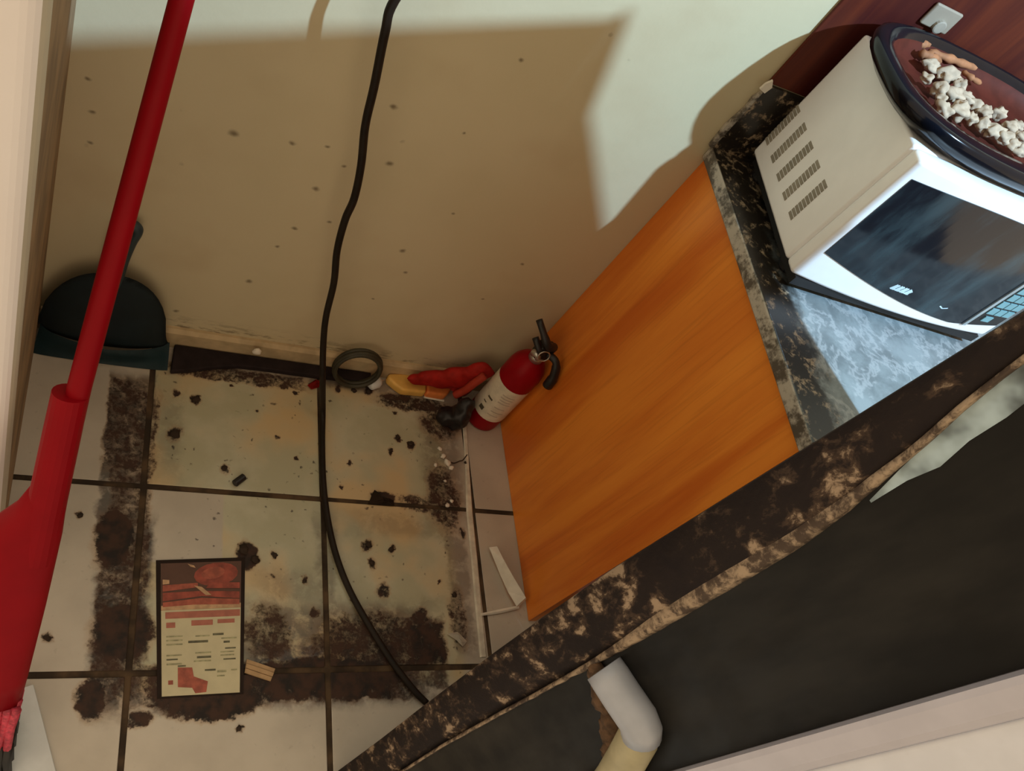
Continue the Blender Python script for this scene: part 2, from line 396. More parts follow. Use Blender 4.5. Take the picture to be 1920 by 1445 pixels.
for i in range(-2, 3):
    for j in range(-4, 2):
        x0, x1 = i * T + G, (i + 1) * T - G; y0, y1 = j * T + G, min((j + 1) * T - G, YB - .002)
        jx, jy = random.uniform(-.001, .001), random.uniform(-.001, .001)
        obj('tile', B(x0 + jx, y0 + jy, -.003, x1 + jx, y1 + jy, random.uniform(-.0006, 0)), mat_tile(x0, y0, x1, y1), fo, bevel=.0018, seg=1)
bb = obj('baseboard_back', prism([(XL + .001, YB - .013, 0), (XL + .001, YB, 0), (XL + .001, YB, .060), (XL + .001, YB - .006, .060), (XL + .001, YB - .013, .052)], (XC - .004 - XL, 0, 0)), M['basebd'])
tag(bb, 'grimy beige baseboard along the back wall', kind='structure')

# ------------------------------------------------------------------ base cabinet, countertop, panel on the wall
cb = thing('base_cabinet', 'orange varnished wooden base cabinet whose side faces the empty niche', 'cabinet', (XC, .096, 0))
def loc(o_bm, org):
    bmesh.ops.translate(o_bm, vec=-Vector(org), verts=o_bm.verts); return o_bm
org = (XC, .096, 0)
obj('side_panel', loc(B(XC, .096, .001, XC + .018, YB - .001, HC - .031), org), M['cab'], cb)
obj('carcass', loc(B(XC + .018, .116, .08, 2.3, YB - .001, HC - .031), org), M['cab'], cb)
for k in range(3):
    x0 = XC + .022 + k * .495
    dr = obj('door', loc(B(x0, .097, .1, x0 + .485, .1155, HC - .035), org), M['cab'], cb, bevel=.003)
    obj('handle', loc(tube(catmull([(x0 + .40, .097, .70), (x0 + .40, .072, .70), (x0 + .40, .072, .60), (x0 + .40, .097, .60)], 5), .005, 8), org), M['steel'], dr, smooth=True)
obj('plinth', loc(B(XC + .02, .16, .001, 2.3, .18, .08), org), M['black'], cb)

ct = thing('countertop', 'worn grey marbled countertop blackened along its left end', 'countertop', (XC - .012, .088, HC - .03))
org = tuple(ct.location)
obj('slab', loc(B(XC - .012, .088, HC - .03, 2.31, YB - .001, HC), org), M['counter'], ct, bevel=.004)
def splash():
    # upright strip of the same laminate, its left end broken off in a ragged slope
    pts = [(.784, HC), (.781, .930), (.788, .972), (.785, .995), (.793, 1.012), (.791, 1.026), (2.31, 1.026), (2.31, HC)]
    return prism([(x, YB - .008, z) for x, z in pts], (0, .007, 0))
obj('backsplash', loc(splash(), org), M['counter'], ct)
pn = thing('wall_panel', 'reddish brown wooden board on the back wall above the countertop', 'wall panel', (.789, YB, 1.03))
org = tuple(pn.location)
obj('board', loc(B(.789, YB - .007, 1.030, 2.30, YB - .001, 1.75), org), M['redwood'], pn, bevel=.0015, seg=1)
cp = obj('broken_chip', prism([(.778, YB - .013, 1.018), (.792, YB - .013, 1.014), (.796, YB - .013, 1.028), (.787, YB - .013, 1.040), (.780, YB - .013, 1.030)], (0, .004, 0)), M['shard'])
tag(cp, 'small pale chip stuck at the top left corner of the backsplash', 'chip')

op = thing('outlet_plate', 'small ivory outlet plate on the reddish brown board above the black dish', 'outlet', (on(1764, 33, 1, YB - .009).x, YB - .0075, on(1764, 33, 1, YB - .009).z))
obj('plate', B(-.030, -.007, -.019, .030, -.0003, .019), M['plate'], op, bevel=.003)
obj('socket', lathe([(.011, 0), (.011, .005), (.009, .006)], 16, mtx=Matrix.Translation((.004, -.0068, -.010)) @ Matrix.Rotation(math.pi / 2, 4, 'X')), M['vent'], op, smooth=False)

# ------------------------------------------------------------------ microwave
MX, MY, MA, MZ = .8337, .3837, -.0685, HC + .030
mw = thing('microwave', 'white microwave oven with a dark glass door standing on the countertop', 'microwave', (MX, MY, HC), MA)
mw_w, mw_d, mw_h, z0 = .470, .278, .2646, .030
obj('body', B(0, .030, z0, mw_w, mw_d, z0 + mw_h), M['mwhite'], mw, bevel=.006)
def bow(x): return -.017 * (1 - ((x - mw_w / 2) / (mw_w / 2)) ** 2)
def lowcurve(x):
    t = (x - .011) / (.462 - .011); return z0 + .064 - .046 * math.sin(min(1.0, t * 1.15) * math.pi * .5) ** 1.0 + .018 * max(0, t - .75) / .25
def topcurve(x):
    t = (x - .011) / (.462 - .011); return z0 + .234 + .012 * math.sin(t * math.pi)
def frontface(x0, x1, zl, zh, th, n=24, off=0.0):
    """bowed sheet following the front, between two curves"""
    bm = bmesh.new(); fr, bk = [], []
    for i in range(n + 1):
        x = x0 + (x1 - x0) * i / n; y = bow(x) - off
        a, b = (zl(x) if callable(zl) else zl), (zh(x) if callable(zh) else zh)
        fr.append((bm.verts.new((x, y, a)), bm.verts.new((x, y, b)))); bk.append((bm.verts.new((x, y + th, a)), bm.verts.new((x, y + th, b))))
    for i in range(n):
        bm.faces.new([fr[i][0], fr[i + 1][0], fr[i + 1][1], fr[i][1]]); bm.faces.new([bk[i][0], bk[i][1], bk[i + 1][1], bk[i + 1][0]])
        bm.faces.new([fr[i][1], fr[i + 1][1], bk[i + 1][1], bk[i][1]]); bm.faces.new([fr[i][0], bk[i][0], bk[i + 1][0], fr[i + 1][0]])
    for i in (0, n):
        q = [fr[i][0], fr[i][1], bk[i][1], bk[i][0]]; bm.faces.new(q if i == 0 else q[::-1])
    bmesh.ops.recalc_face_normals(bm, faces=bm.faces); return bm
def bezel():
    bm = bmesh.new(); n = 24; fr, bk = [], []
    for i in range(n + 1):
        x = mw_w * i / n; y = bow(x)
        fr.append((bm.verts.new((x, y, z0)), bm.verts.new((x, y, z0 + mw_h)))); bk.append((bm.verts.new((x, .030, z0)), bm.verts.new((x, .030, z0 + mw_h))))
    for i in range(n):
        bm.faces.new([fr[i][0], fr[i + 1][0], fr[i + 1][1], fr[i][1]]); bm.faces.new([bk[i][0], bk[i][1], bk[i + 1][1], bk[i + 1][0]])
        bm.faces.new([fr[i][1], fr[i + 1][1], bk[i + 1][1], bk[i][1]]); bm.faces.new([fr[i][0], bk[i][0], bk[i + 1][0], fr[i + 1][0]])
    for i in (0, n):
        q = [fr[i][0], fr[i][1], bk[i][1], bk[i][0]]; bm.faces.new(q if i == 0 else q[::-1])
    bmesh.ops.recalc_face_normals(bm, faces=bm.faces); return bm
obj('front_frame', bezel(), M['mwhite'], mw, bevel=.008, seg=3)
gd = obj('door_glass', frontface(.013, .378, lowcurve, topcurve, .004, 24, .0015), M['glass'], mw, smooth=False)
obj('door_strip', frontface(.378, .386, lowcurve, topcurve, .006, 3, .004), M['silver'], mw)
kp = obj('control_panel', frontface(.386, .460, lowcurve, topcurve, .004, 8, .0015), M['black'], mw)
for rr in range(6):
    zz = z0 + .062 + rr * .020
    for cc in range(3):
        xa = .393 + cc * .0215
        obj('key', frontface(xa, xa + .019, zz, zz + .015, .003, 2, .0035), M['key'], kp)
obj('key', frontface(.404, .425, z0 + .042, z0 + .055, .003, 2, .0035), M['key'], kp)
obj('display', frontface(.395, .452, z0 + .195, z0 + .220, .003, 3, .0035), M['key'], kp)
# slanted pale lettering low on the door glass, too blurred to read in the photograph
lg = bmesh.new()
def stroke(x0, zc0, x1, zc1, th):
    a = Vector((x0, 0, zc0)); b = Vector((x1, 0, zc1)); d = (b - a).normalized(); nn = Vector((-d.z, 0, d.x)) * th / 2
    q = []
    for p in (a - nn, b - nn, b + nn, a + nn): q.append(lg.verts.new((p.x, bow(p.x) - .0019, p.z)))
    q2 = [lg.verts.new(v.co + Vector((0, .0004, 0))) for v in q]
    lg.faces.new(q); lg.faces.new(q2[::-1])
    for i in range(4): lg.faces.new([q[i], q2[i], q2[(i + 1) % 4], q[(i + 1) % 4]])
Lx, Lz = .166, z0 + .0505
for k in range(4):
    stroke(Lx + k * .0105, Lz, Lx + .006 + k * .0105, Lz + .0125, .0042)
    stroke(Lx + .004 + k * .0105, Lz, Lx + .010 + k * .0105, Lz + (.0125 if k < 3 else .010), .0042)
    stroke(Lx + k * .0105, Lz + .0015, Lx + .009 + k * .0105, Lz + .0015, .0035)
bmesh.ops.recalc_face_normals(lg, faces=lg.faces)
obj('logo', lg, plain('pale_blue_lettering', (.55, .72, .80), .5), gd)
mk = bmesh.new(); lgx = lg
def vmark(bm, x, z, wd, ht):
    for sx in (-1, 1):
        a = Vector((x, 0, z)); b = Vector((x + sx * wd / 2, 0, z + ht)); d = (b - a).normalized(); nn = Vector((-d.z, 0, d.x)) * .0012
        q = [bm.verts.new((p.x, bow(p.x) - .0019, p.z)) for p in (a - nn, b - nn, b + nn, a + nn)]; bm.faces.new(q)
    return bm
obj('check_mark', vmark(mk, .297, z0 + .046, .020, .004), plain('pale_blue_lettering', (.55, .72, .80), .5), gd)
# five columns of vent slits in the left side
vents = [(.268, .110), (.2265, .116), (.184, .117), (.140, .120), (.092, .117)]
for k, yy in enumerate((.266, .223, .180, .137, .094)):
    for j in range(11):
        zc = z0 + .036 + j * .0076
        v = obj('vent_slit', B(-.0011, yy - .008, zc - .0028, .0006, yy + .0085, zc + .0028), M['vent'], mw)
for x, y in ((.03, .045), (mw_w - .03, .045), (.03, mw_d - .03), (mw_w - .03, mw_d - .03)):
    obj('foot', lathe([(.014, .0005), (.016, .004), (.016, .031)], 14, mtx=Matrix.Translation((x, y, 0))), M['black'], mw)
obj('base_tray', B(.012, -.004, .014, mw_w - .012, mw_d - .008, .0305), M['black'], mw)

# ------------------------------------------------------------------ black dish of pale lumps on top of the microwave
DZ = HC + .030 + mw_h + .0006
DC = (1.053, .518)
def dish():
    bm = bmesh.new(); n = 48
    prof = [(.80, 0, 0), (.90, .002, 0), (.985, .018, 0), (1.0, .030, 0), (.995, .037, 0), (.965, .040, .001), (.90, .038, .010), (.85, .034, .015), (.825, .028, .016)]
    prof2 = [(.82, .026, .016), (.78, .012, .014), (.64, .007, .012), (.02, .006, .010)]
    def ring(k, z, dy=0.0):
        o = []
        for i in range(n):
            a = 2 * math.pi * i / n; c, s = math.cos(a), math.sin(a); e = .72
            o.append(bm.verts.new((.262 * k * math.copysign(abs(c) ** e, c), (.148 - .262 * (1 - k) * .72 if k > .5 else .148 * k) * math.copysign(abs(s) ** e, s) + dy, z)))
        return o
    rs = [ring(k, z, dy) for k, z, dy in prof]
    for a, b in zip(rs, rs[1:]):
        for i in range(n): bm.faces.new([a[i], a[(i + 1) % n], b[(i + 1) % n], b[i]])
    bm.faces.new(rs[0][::-1])
    ri = [rs[-1]] + [ring(k, z, dy) for k, z, dy in prof2]
    for a, b in zip(ri, ri[1:]):
        for i in range(n):
            f = bm.faces.new([a[i], a[(i + 1) % n], b[(i + 1) % n], b[i]]); f.material_index = 1
    f = bm.faces.new(ri[-1]); f.material_index = 1
    bmesh.ops.recalc_face_normals(bm, faces=bm.faces); return bm
ds = thing('dish', 'large oval black dish with a reddish brown inside on top of the microwave', 'dish', (DC[0], DC[1], DZ), -.04)
full = dish(); inner = full.copy()
bmesh.ops.delete(full, geom=[f for f in full.faces if f.material_index == 1], context='FACES')
bmesh.ops.delete(inner, geom=[f for f in inner.faces if f.material_index == 0], context='FACES')
obj('rim', full, M['gloss'], ds, smooth=True); obj('inside', inner, [M['terracotta'], M['terracotta']], ds, smooth=True)
LU = [(1746, 122, 11, 21, .75), (1738, 148, 9, 12, .3), (1778, 142, 15, 30, .95), (1800, 158, 12, 16, .9), (1762, 168, 15, 17, .6), (1788, 178, 15, 28, .95),
      (1764, 186, 9, 10, 0), (1772, 205, 13, 17, .4), (1799, 208, 16, 26, 1.15), (1812, 184, 12, 17, .6), (1828, 196, 13, 17, .5), (1846, 212, 14, 22, .9),
      (1873, 213, 13, 17, .6), (1842, 232, 12, 15, .4), (1862, 246, 14, 26, .95), (1882, 258, 14, 20, .8), (1898, 270, 12, 15, .3), (1914, 282, 12, 18, .9),
      (1893, 240, 12, 18, .8), (1913, 258, 12, 15, .4), (1908, 236, 10, 13, .3), (1822, 222, 11, 14, .6), (1806, 198, 10, 12, .2)]
ORD = ['first', 'second', 'third', 'fourth', 'fifth', 'sixth', 'seventh', 'eighth', 'ninth', 'tenth', 'eleventh', 'twelfth', 'thirteenth', 'fourteenth', 'fifteenth', 'sixteenth',
       'seventeenth', 'eighteenth', 'nineteenth', 'twentieth', 'twenty-first', 'twenty-second', 'twenty-third']
for k, (u, v, a, b_, ro) in enumerate(LU):
    zc = DZ + .025; p = on(u, v, 2, zc); s = .00078
    o = obj('pale_lump', lump_bm((0, 0, 0), (b_ * s, a * s, min(a, b_) * s), k + 1, .75, 3, 1.5), M['lump'], smooth=True)
    o.location = p; o.rotation_euler = (0, 0, -.75 + ro)
    tag(o, 'pale knobbly dry lump, %s from the left end of the pile in the black dish' % ORD[sorted(q[0] for q in LU).index(u)], 'food', 'pale lumps in the black dish')
SR = [((1742, 96), (1792, 114), (1844, 134), 11, 'long brown curved crust strip lying along the back of the dish'),
      ((1724, 84), (1736, 83), (1748, 86), 11, 'short light brown crust piece at the back left of the dish'),
      ((1724, 100), (1742, 104), (1762, 116), 12, 'dull brown crust piece between the pale lumps and the left rim of the dish'),
      ((1805, 134), (1822, 146), (1838, 156), 8, 'thin reddish brown strip behind the pale lumps in the dish')]
for k, (a, b_, c, r, lb) in enumerate(SR):
    zc = DZ + .022; pts = catmull([on(*a, 2, zc), on(*b_, 2, zc + .004), on(*c, 2, zc)], 5)
    o = obj('crust_strip', tube(pts, [r * .0008 * (.7 + .5 * mnoise.noise(Vector((i * .9, k, 0)))) * (.6 if i in (0, len(pts) - 1) else 1) for i in range(len(pts))], 8), M['strip'], smooth=True)
    tag(o, lb, 'food', 'brown crusts in the black dish')

# ------------------------------------------------------------------ refrigerator pulled out on the right, seen from behind its side
TH = math.radians(27); EB = Vector((math.cos(TH), math.sin(TH), 0)); EF = Vector((math.sin(TH), -math.cos(TH), 0))
BLc = Vector((.334, -.145, 0)); FW = .505; FH = 1.701
fr = thing('refrigerator', 'tall old refrigerator with dark dirty back section pulled out in front of the cabinet', 'refrigerator', BLc, TH)
# local frame: x = across the back, y = -EF (towards the niche), so depth t sits at y = -t
AZ = [(0, .045), (.25, .033), (.44, .022), (.68, .010), (.83, .004), (.97, 0), (1.2, 0), (1.45, 0), (FH, 0)]
BZ = [(0, .100), (.29, .091), (.44, .083), (.64, .078), (.79, .0755), (.89, .074), (.98, .072), (1.06, .069), (1.12, .0665), (1.175, .0635), (1.21, .059), (1.24, .055), (1.275, .048),
      (1.31, .043), (1.35, .034), (1.382, .029), (1.42, .024), (1.50, .014), (1.58, .006)]
def interp(tb, z):
    for (z0_, a), (z1_, b_) in zip(tb, tb[1:]):
        if z0_ <= z <= z1_: return a + (b_ - a) * (z - z0_) / (z1_ - z0_)
    return tb[-1][1]
zs = [.012 + (FH - .012) * i / 40 for i in range(41)]
def rear():
    back = [(0, -interp(AZ, z), z) for z in zs]; front = [(0, -.200, zs[-1]), (0, -.200, zs[0])]
    return prism(back + front, (FW, 0, 0))
obj('rear_section', rear(), M['darkpanel'], fr)
def edge_strip(b0, b1, out):
    """band lying proud of the left side between two depth curves"""
    bm = bmesh.new(); zz = [.02 + (1.56 - .02) * i / 90 for i in range(91)]; rows = []
    for i, z in enumerate(zz):
        a, b_ = b0(z), b1(z); jit = .0016 * mnoise.noise(Vector((z * 60, 3, 1)))
        b_ = max(b_ + jit, a + .001); m = (a + b_) / 2
        rows.append([bm.verts.new(q) for q in ((.002, -a, z), (-out * .6, -a - .001, z), (-out, -m, z), (-out * .9, -(m + b_) / 2, z), (.0015, -b_, z))])
    for r0, r1 in zip(rows, rows[1:]):
        for k in range(4): bm.faces.new([r0[k], r0[k + 1], r1[k + 1], r1[k]])
        bm.faces.new([r0[4], r0[0], r1[0], r1[4]])
    bm.faces.new(rows[0]); bm.faces.new(rows[-1][::-1])
    bmesh.ops.recalc_face_normals(bm, faces=bm.faces); return bm
o = obj('rear_edge', edge_strip(lambda z: interp(AZ, z) - .0005, lambda z: interp(BZ, z), .006), M['grime'], fr, smooth=True); tag(o, 'grime-crusted rear edge strip')
def wear0(z):
    w_ = .016 * math.exp(-((z - 1.08) / .17) ** 2) + .0045
    return interp(BZ, z) - w_
o = obj('worn_edge', edge_strip(wear0, lambda z: interp(BZ, z) + .0012, .0066), M['wear'], fr, smooth=True); tag(o, 'beige worn rim of the edge strip')
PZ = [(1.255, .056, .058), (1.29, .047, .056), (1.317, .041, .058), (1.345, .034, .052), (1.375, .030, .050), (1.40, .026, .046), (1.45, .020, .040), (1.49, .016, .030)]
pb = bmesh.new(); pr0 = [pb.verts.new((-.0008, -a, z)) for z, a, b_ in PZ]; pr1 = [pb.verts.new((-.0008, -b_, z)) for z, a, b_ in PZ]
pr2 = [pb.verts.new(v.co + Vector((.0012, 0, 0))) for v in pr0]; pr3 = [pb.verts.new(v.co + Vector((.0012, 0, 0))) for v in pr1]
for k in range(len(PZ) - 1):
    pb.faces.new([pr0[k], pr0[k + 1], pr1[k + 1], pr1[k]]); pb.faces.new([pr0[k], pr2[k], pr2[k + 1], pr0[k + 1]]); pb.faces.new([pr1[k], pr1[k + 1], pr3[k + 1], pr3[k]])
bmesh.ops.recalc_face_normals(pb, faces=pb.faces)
o = obj('painted_reflection', pb, plain('reflection_pale_blue', (.26, .34, .38), .4, var=.75, scale=26), fr); tag(o, 'pale bluish painted reflection beside the edge strip')  # thin pale sheet painted as a bright reflection on the dark side
obj('cabinet_body', B(0.0, -.62, .012, FW, -.2315, FH), M['white'], fr, bevel=.004)
o = obj('front_corner_strip', prism([(.0, -.2315, .02), (-.004, -.229, .02), (-.009, -.222, .02), (-.011, -.206, .02), (-.009, -.2008, .02), (.10, -.2008, .02), (.10, -.2315, .02)], (0, 0, FH - .03)), plain('pinkish_white_enamel', (.55, .545, .63), .4, var=.03), fr); tag(o, 'pinkish white seam strip')
obj('door', B(.004, -.68, .05, FW - .004, -.622, FH - .01), M['white'], fr, bevel=.01)
obj('door_handle', tube(catmull([(.06, -.68, 1.3), (.06, -.72, 1.28), (.06, -.72, .95), (.06, -.68, .93)], 5), .009, 8), M['white'], fr, smooth=True)
for x, y in ((.04, -.09), (FW - .04, -.09), (.04, -.58), (FW - .04, -.58)):
    obj('foot', lathe([(.018, .0005), (.018, .014)], 12, mtx=Matrix.Translation((x, y, 0))), M['black'], fr)
pp_ = obj('drain_pipe', tube([(-.014, -.0795, .884), (-.014, -.092, .885), (-.014, -.110, .886), (-.014, -.138, .889), (-.014, -.148, .886), (-.014, -.155, .878)], [.021, .0215, .0215, .0215, .0215, .021], 18), M['pipe'], fr, smooth=True); tag(pp_, 'greyed white pipe elbow on the dark side')
lo_ = obj('pipe_lower_end', tube([(-.014, -.148, .886), (-.014, -.156, .872), (-.014, -.172, .835), (-.014, -.186, .800), (-.013, -.196, .770), (-.003, -.199, .72)], [.0185, .0215, .0215, .0215, .0215, .020], 18), M['oldpvc'], fr, smooth=True); tag(lo_, 'yellowed lower length of pipe')
dt = bmesh.new()
for k in range(26):
    t = k / 25; y = -.085 - .07 * min(1, t * 1.5) - .03 * max(0, t - .66); z = .857 - .0022 * k + random.uniform(-.008, .004)
    q = lump_bm((random.uniform(-.007, -.001), y + random.uniform(-.006, .006), z), (.007, .012, .013), k + 40, .5, 2)
    me_ = bpy.data.meshes.new('tmp'); q.to_mesh(me_); q.free(); dt.from_mesh(me_); bpy.data.meshes.remove(me_)
o = obj('pipe_dirt', dt, M['pipedirt'], fr, smooth=True); tag(o, 'brown crusted dirt under the pipe', kind='stuff')

bx_ = thing('added_shade_box', 'unseen brown cardboard box added on top of the refrigerator to shade the partition', 'box', BLc + EF * .22 + Vector((0, 0, FH + .0005)), TH)  # unseen box added to keep the lamp light off the partition end
obj('added_shade_carton', B(.005, -.24, 0, .19, 0, .30), plain('added_shade_cardboard', (.36, .23, .12), .85), bx_)
obj('added_shade_flap', B(.005, -.24, .3005, .095, 0, .3035), MATS['added_shade_cardboard'], bx_); obj('added_shade_flap', B(.100, -.24, .3005, .19, 0, .3035), MATS['added_shade_cardboard'], bx_)

# unseen added board beside the refrigerator, its top cut to shape the wall shadow
bd = obj('added_shadow_board', prism([(.8042, .045, .001), (.954, .045, .001), (.954, .045, 1.483), (.839, .045, 1.632), (.812, .045, 1.742), (.8042, .045, 1.746)], (0, .010, 0)), M['board'])
tag(bd, 'grey board with sloping top added unseen between the refrigerator and the cabinet to shape the wall shadow', 'board')

# ------------------------------------------------------------------ broom
A0 = Vector((-.176, -.112, .008)); A1 = Vector((-.150, .198, .609)); ax = (A1 - A0).normalized()
def onax(z, off=(0, 0, 0)):
    return A0 + ax * ((z - A0.z) / ax.z) + Vector(off)
br = thing('broom', 'red plastic broom standing upright and leaning against the back wall', 'broom', A0)
def lb(bm): return loc(bm, A0)
A2 = Vector((-.116, .418, 1.035)); A3 = A2 + (A2 - A1).normalized() * .36
hp = [onax(.42), A1, A2, A3]
obj('handle', lb(tube(hp, [.0145, .0142, .0122, .0116], 18)), M['red'], br, smooth=True)
sl = [onax(z, (-.008, 0, 0)) for z in (.36, .45, .54, .598)]
def sleeve():
    bm = bmesh.new(); t0 = bmesh.new()
    bm = tube([*sl, sl[-1]], [.026, .0235, .0225, .0215, .0165], 20)
    return bm
obj('sleeve', lb(sleeve()), M['red'], br, smooth=False)
def cap():
    secs = [(.46, .022, .020, -.008), (.43, .030, .022, -.014), (.40, .044, .026, -.026), (.36, .052, .030, -.034), (.28, .058, .034, -.040), (.17, .062, .036, -.046), (.115, .064, .036, -.050)]
    bm = bmesh.new(); n = 24; rows = []
    for z, hx, hy, ox in secs:
        c = onax(z); row = []
        for i in range(n):
            a = 2 * math.pi * i / n; e = .7; cx, sy = math.cos(a), math.sin(a)
            row.append(bm.verts.new((c.x + ox + hx * math.copysign(abs(cx) ** e, cx), c.y + hy * math.copysign(abs(sy) ** e, sy), z)))
        rows.append(row)
    for a, b_ in zip(rows, rows[1:]):
        for i in range(n): bm.faces.new([a[i], b_[i], b_[(i + 1) % n], a[(i + 1) % n]])
    bm.faces.new(rows[0]); bm.faces.new(rows[-1][::-1]); bmesh.ops.recalc_face_normals(bm, faces=bm.faces); return bm
obj('brush_head', lb(cap()), M['red'], br, smooth=True)
def bristles(z0_, z1_, r, mat, name, flare):
    bm = bmesh.new()
    for i in range(11):
        for j in range(5):
            fx, fy = (i - 5) / 5, (j - 2) / 2
            a = onax(z1_); b_ = onax(z0_)
            p = Vector((a.x - .050 + fx * .058, a.y + fy * .028, z1_)); q = Vector((b_.x - .055 + fx * (.058 + flare), b_.y + fy * (.028 + flare), z0_ + random.uniform(0, .008)))
            tube([p, (p + q) / 2 + Vector((random.uniform(-.003, .003), random.uniform(-.003, .003), 0)), q], [r, r, r * .8], 6, bm)
    o = obj(name, lb(bm), mat, br, smooth=True); tag(o, kind='stuff'); return o
o = bristles(.050, .125, .0075, M['pink'], 'bristles', .004); o['label'] = 'pinkish red upper bristles'
o = bristles(.0095, .056, .0078, M['black'], 'bristle_tips', .012); o['label'] = 'black bristle tips'

# ------------------------------------------------------------------ dustpan in the left corner
dp = thing('dustpan', 'dark teal plastic dustpan standing in the left corner under the broom', 'dustpan', (-.098, .615, 0))
PX0, PX1 = -.214, .021
def dustpan():
    bm = bmesh.new(); nx, nz = 20, 12; cx = (PX0 + PX1) / 2; hw = (PX1 - PX0) / 2; g = []
    for j in range(nz + 1):
        t = j / nz; row = []
        for i in range(nx + 1):
            u = -1 + 2 * i / nx
            top = .215 * math.sqrt(max(0, 1 - abs(u) ** 2.3)) + .030
            z = .048 + (top - .048) * t if top > .048 else .048
            bulge = .050 * (1 - u * u) ** .6 * (1 - t ** 1.6)
            row.append(bm.verts.new((cx + u * hw - .008 * t, .665 - .015 - bulge * .6, z)))
        g.append(row)
    for j in range(nz):
        for i in range(nx): bm.faces.new([g[j][i], g[j][i + 1], g[j + 1][i + 1], g[j + 1][i]])
    r = bmesh.ops.solidify(bm, geom=bm.faces[:], thickness=-.004); bmesh.ops.recalc_face_normals(bm, faces=bm.faces); return bm
org = tuple(dp.location)
obj('hood', loc(dustpan(), org), M['pan'], dp, smooth=True)
def lip():
    bm = bmesh.new(); nx = 20; cx = (PX0 + PX1) / 2; hw = (PX1 - PX0) / 2; rows = []
    for j, (zf, yo) in enumerate(((.052, .634), (.030, .624), (.0015, .612))):
        row = []
        for i in range(nx + 1):
            u = -1 + 2 * i / nx; b_ = .030 * (1 - u * u) ** .6 * (1.0, .6, .15)[j]
            row.append(bm.verts.new((cx + u * (hw + (.0, .003, .006)[j]), yo - b_ + .015 * abs(u) * (1, .5, 0)[j], zf + (.010 * (1 - abs(u)) if j == 0 else 0))))
        rows.append(row)
    for a, b_ in zip(rows, rows[1:]):
        for i in range(nx): bm.faces.new([a[i], b_[i], b_[i + 1], a[i + 1]])
    bmesh.ops.solidify(bm, geom=bm.faces[:], thickness=-.004); bmesh.ops.recalc_face_normals(bm, faces=bm.faces); return bm
o = obj('lip', loc(lip(), org), M['panlip'], dp, smooth=True); tag(o, 'teal front lip')
hpt = [(-.098, .650, .195), (-.096, .656, .27), (-.090, .660, .33), (-.084, .662, .366), (-.098, .664, .374), (-.112, .662, .345), (-.113, .658, .27), (-.112, .652, .195)]
obj('handle', loc(tube(catmull(hpt, 6), .0095, 10), org), M['pan'], dp, smooth=True)

# ------------------------------------------------------------------ fire extinguisher
EX, EY = .7525, .600
ex = thing('fire_extinguisher', 'small red fire extinguisher with white label standing in the corner beside the cabinet', 'extinguisher', (EX, EY, 0))
obj('cylinder', lathe([(.036, .0005), (.042, .004), (.0435, .012), (.0435, .225), (.041, .243), (.033, .260), (.022, .270), (.016, .274)], 32), M['extred'], ex, smooth=True)
lbz = lathe([(.0441, .052), (.0441, .186)], 32, cap=False); obj('label', lbz, M['label'], ex, smooth=True)
def lab_patch(a0, a1, z0_, z1_):
    bm = bmesh.new(); n = 4; pr = None
    for i in range(n + 1):
        a = a0 + (a1 - a0) * i / n; v = [bm.verts.new((.0444 * math.cos(a), .0444 * math.sin(a), z)) for z in (z0_, z1_)]
        if pr: bm.faces.new([pr[0], v[0], v[1], pr[1]])
        pr = v
    return bm
ac = math.radians(228)
for a, da, z0_, z1_ in ((-.52, .30, .070, .084), (-.55, .22, .098, .102), (-.50, .35, .118, .124), (.05, .7, .160, .163), (.05, .7, .150, .153), (.1, .6, .140, .143), (.1, .7, .130, .133), (.15, .6, .108, .111), (.15, .7, .090, .093), (.1, .6, .075, .078)):
    obj('label_print', lab_patch(ac + a, ac + a + da, z0_, z1_), M['ink'] if a < 0 else plain('grey_print', (.52, .45, .36), .6), ex)
obj('neck', lathe([(.017, .272), (.017, .290), (.012, .294)], 20), M['steel'], ex, smooth=True)
vb = obj('valve', B(-.016, -.014, .288, .020, .014, .330), M['black'], ex, bevel=.005)
obj('lever', tube(catmull([(.015, -.004, .330), (-.010, -.012, .345), (-.040, .030, .372)], 6), [.010] * 5 + [.009] * 4 + [.0075] * 4, 10), M['black'], ex, smooth=True)
obj('carry_handle', tube(catmull([(.016, 0, .316), (-.012, -.012, .318), (-.030, .012, .332)], 5), .008, 8), M['black'], ex, smooth=True)
obj('nozzle', tube(catmull([(.010, -.010, .312), (.026, -.030, .312), (.034, -.046, .285), (.036, -.052, .250)], 6), [.0085] * 8 + [.010] * 6 + [.012] * 5, 12), M['black'], ex, smooth=True)
obj('gauge', lathe([(.012, 0), (.0135, .004), (.0135, .009), (.009, .011)], 18, mtx=Matrix.Translation((-.016, -.010, .294)) @ Matrix.Rotation(math.radians(70), 4, Vector((-.6, .8, 0)).normalized())), M['steel'], ex, smooth=True)
obj('pull_ring', tube([(.014 * math.cos(a * .5236) - .004, -.021 + .004 * math.sin(a * .5236), .314 + .013 * math.sin(a * .5236)) for a in range(12)], .0016, 6, closed=True), M['steel'], ex, smooth=True)

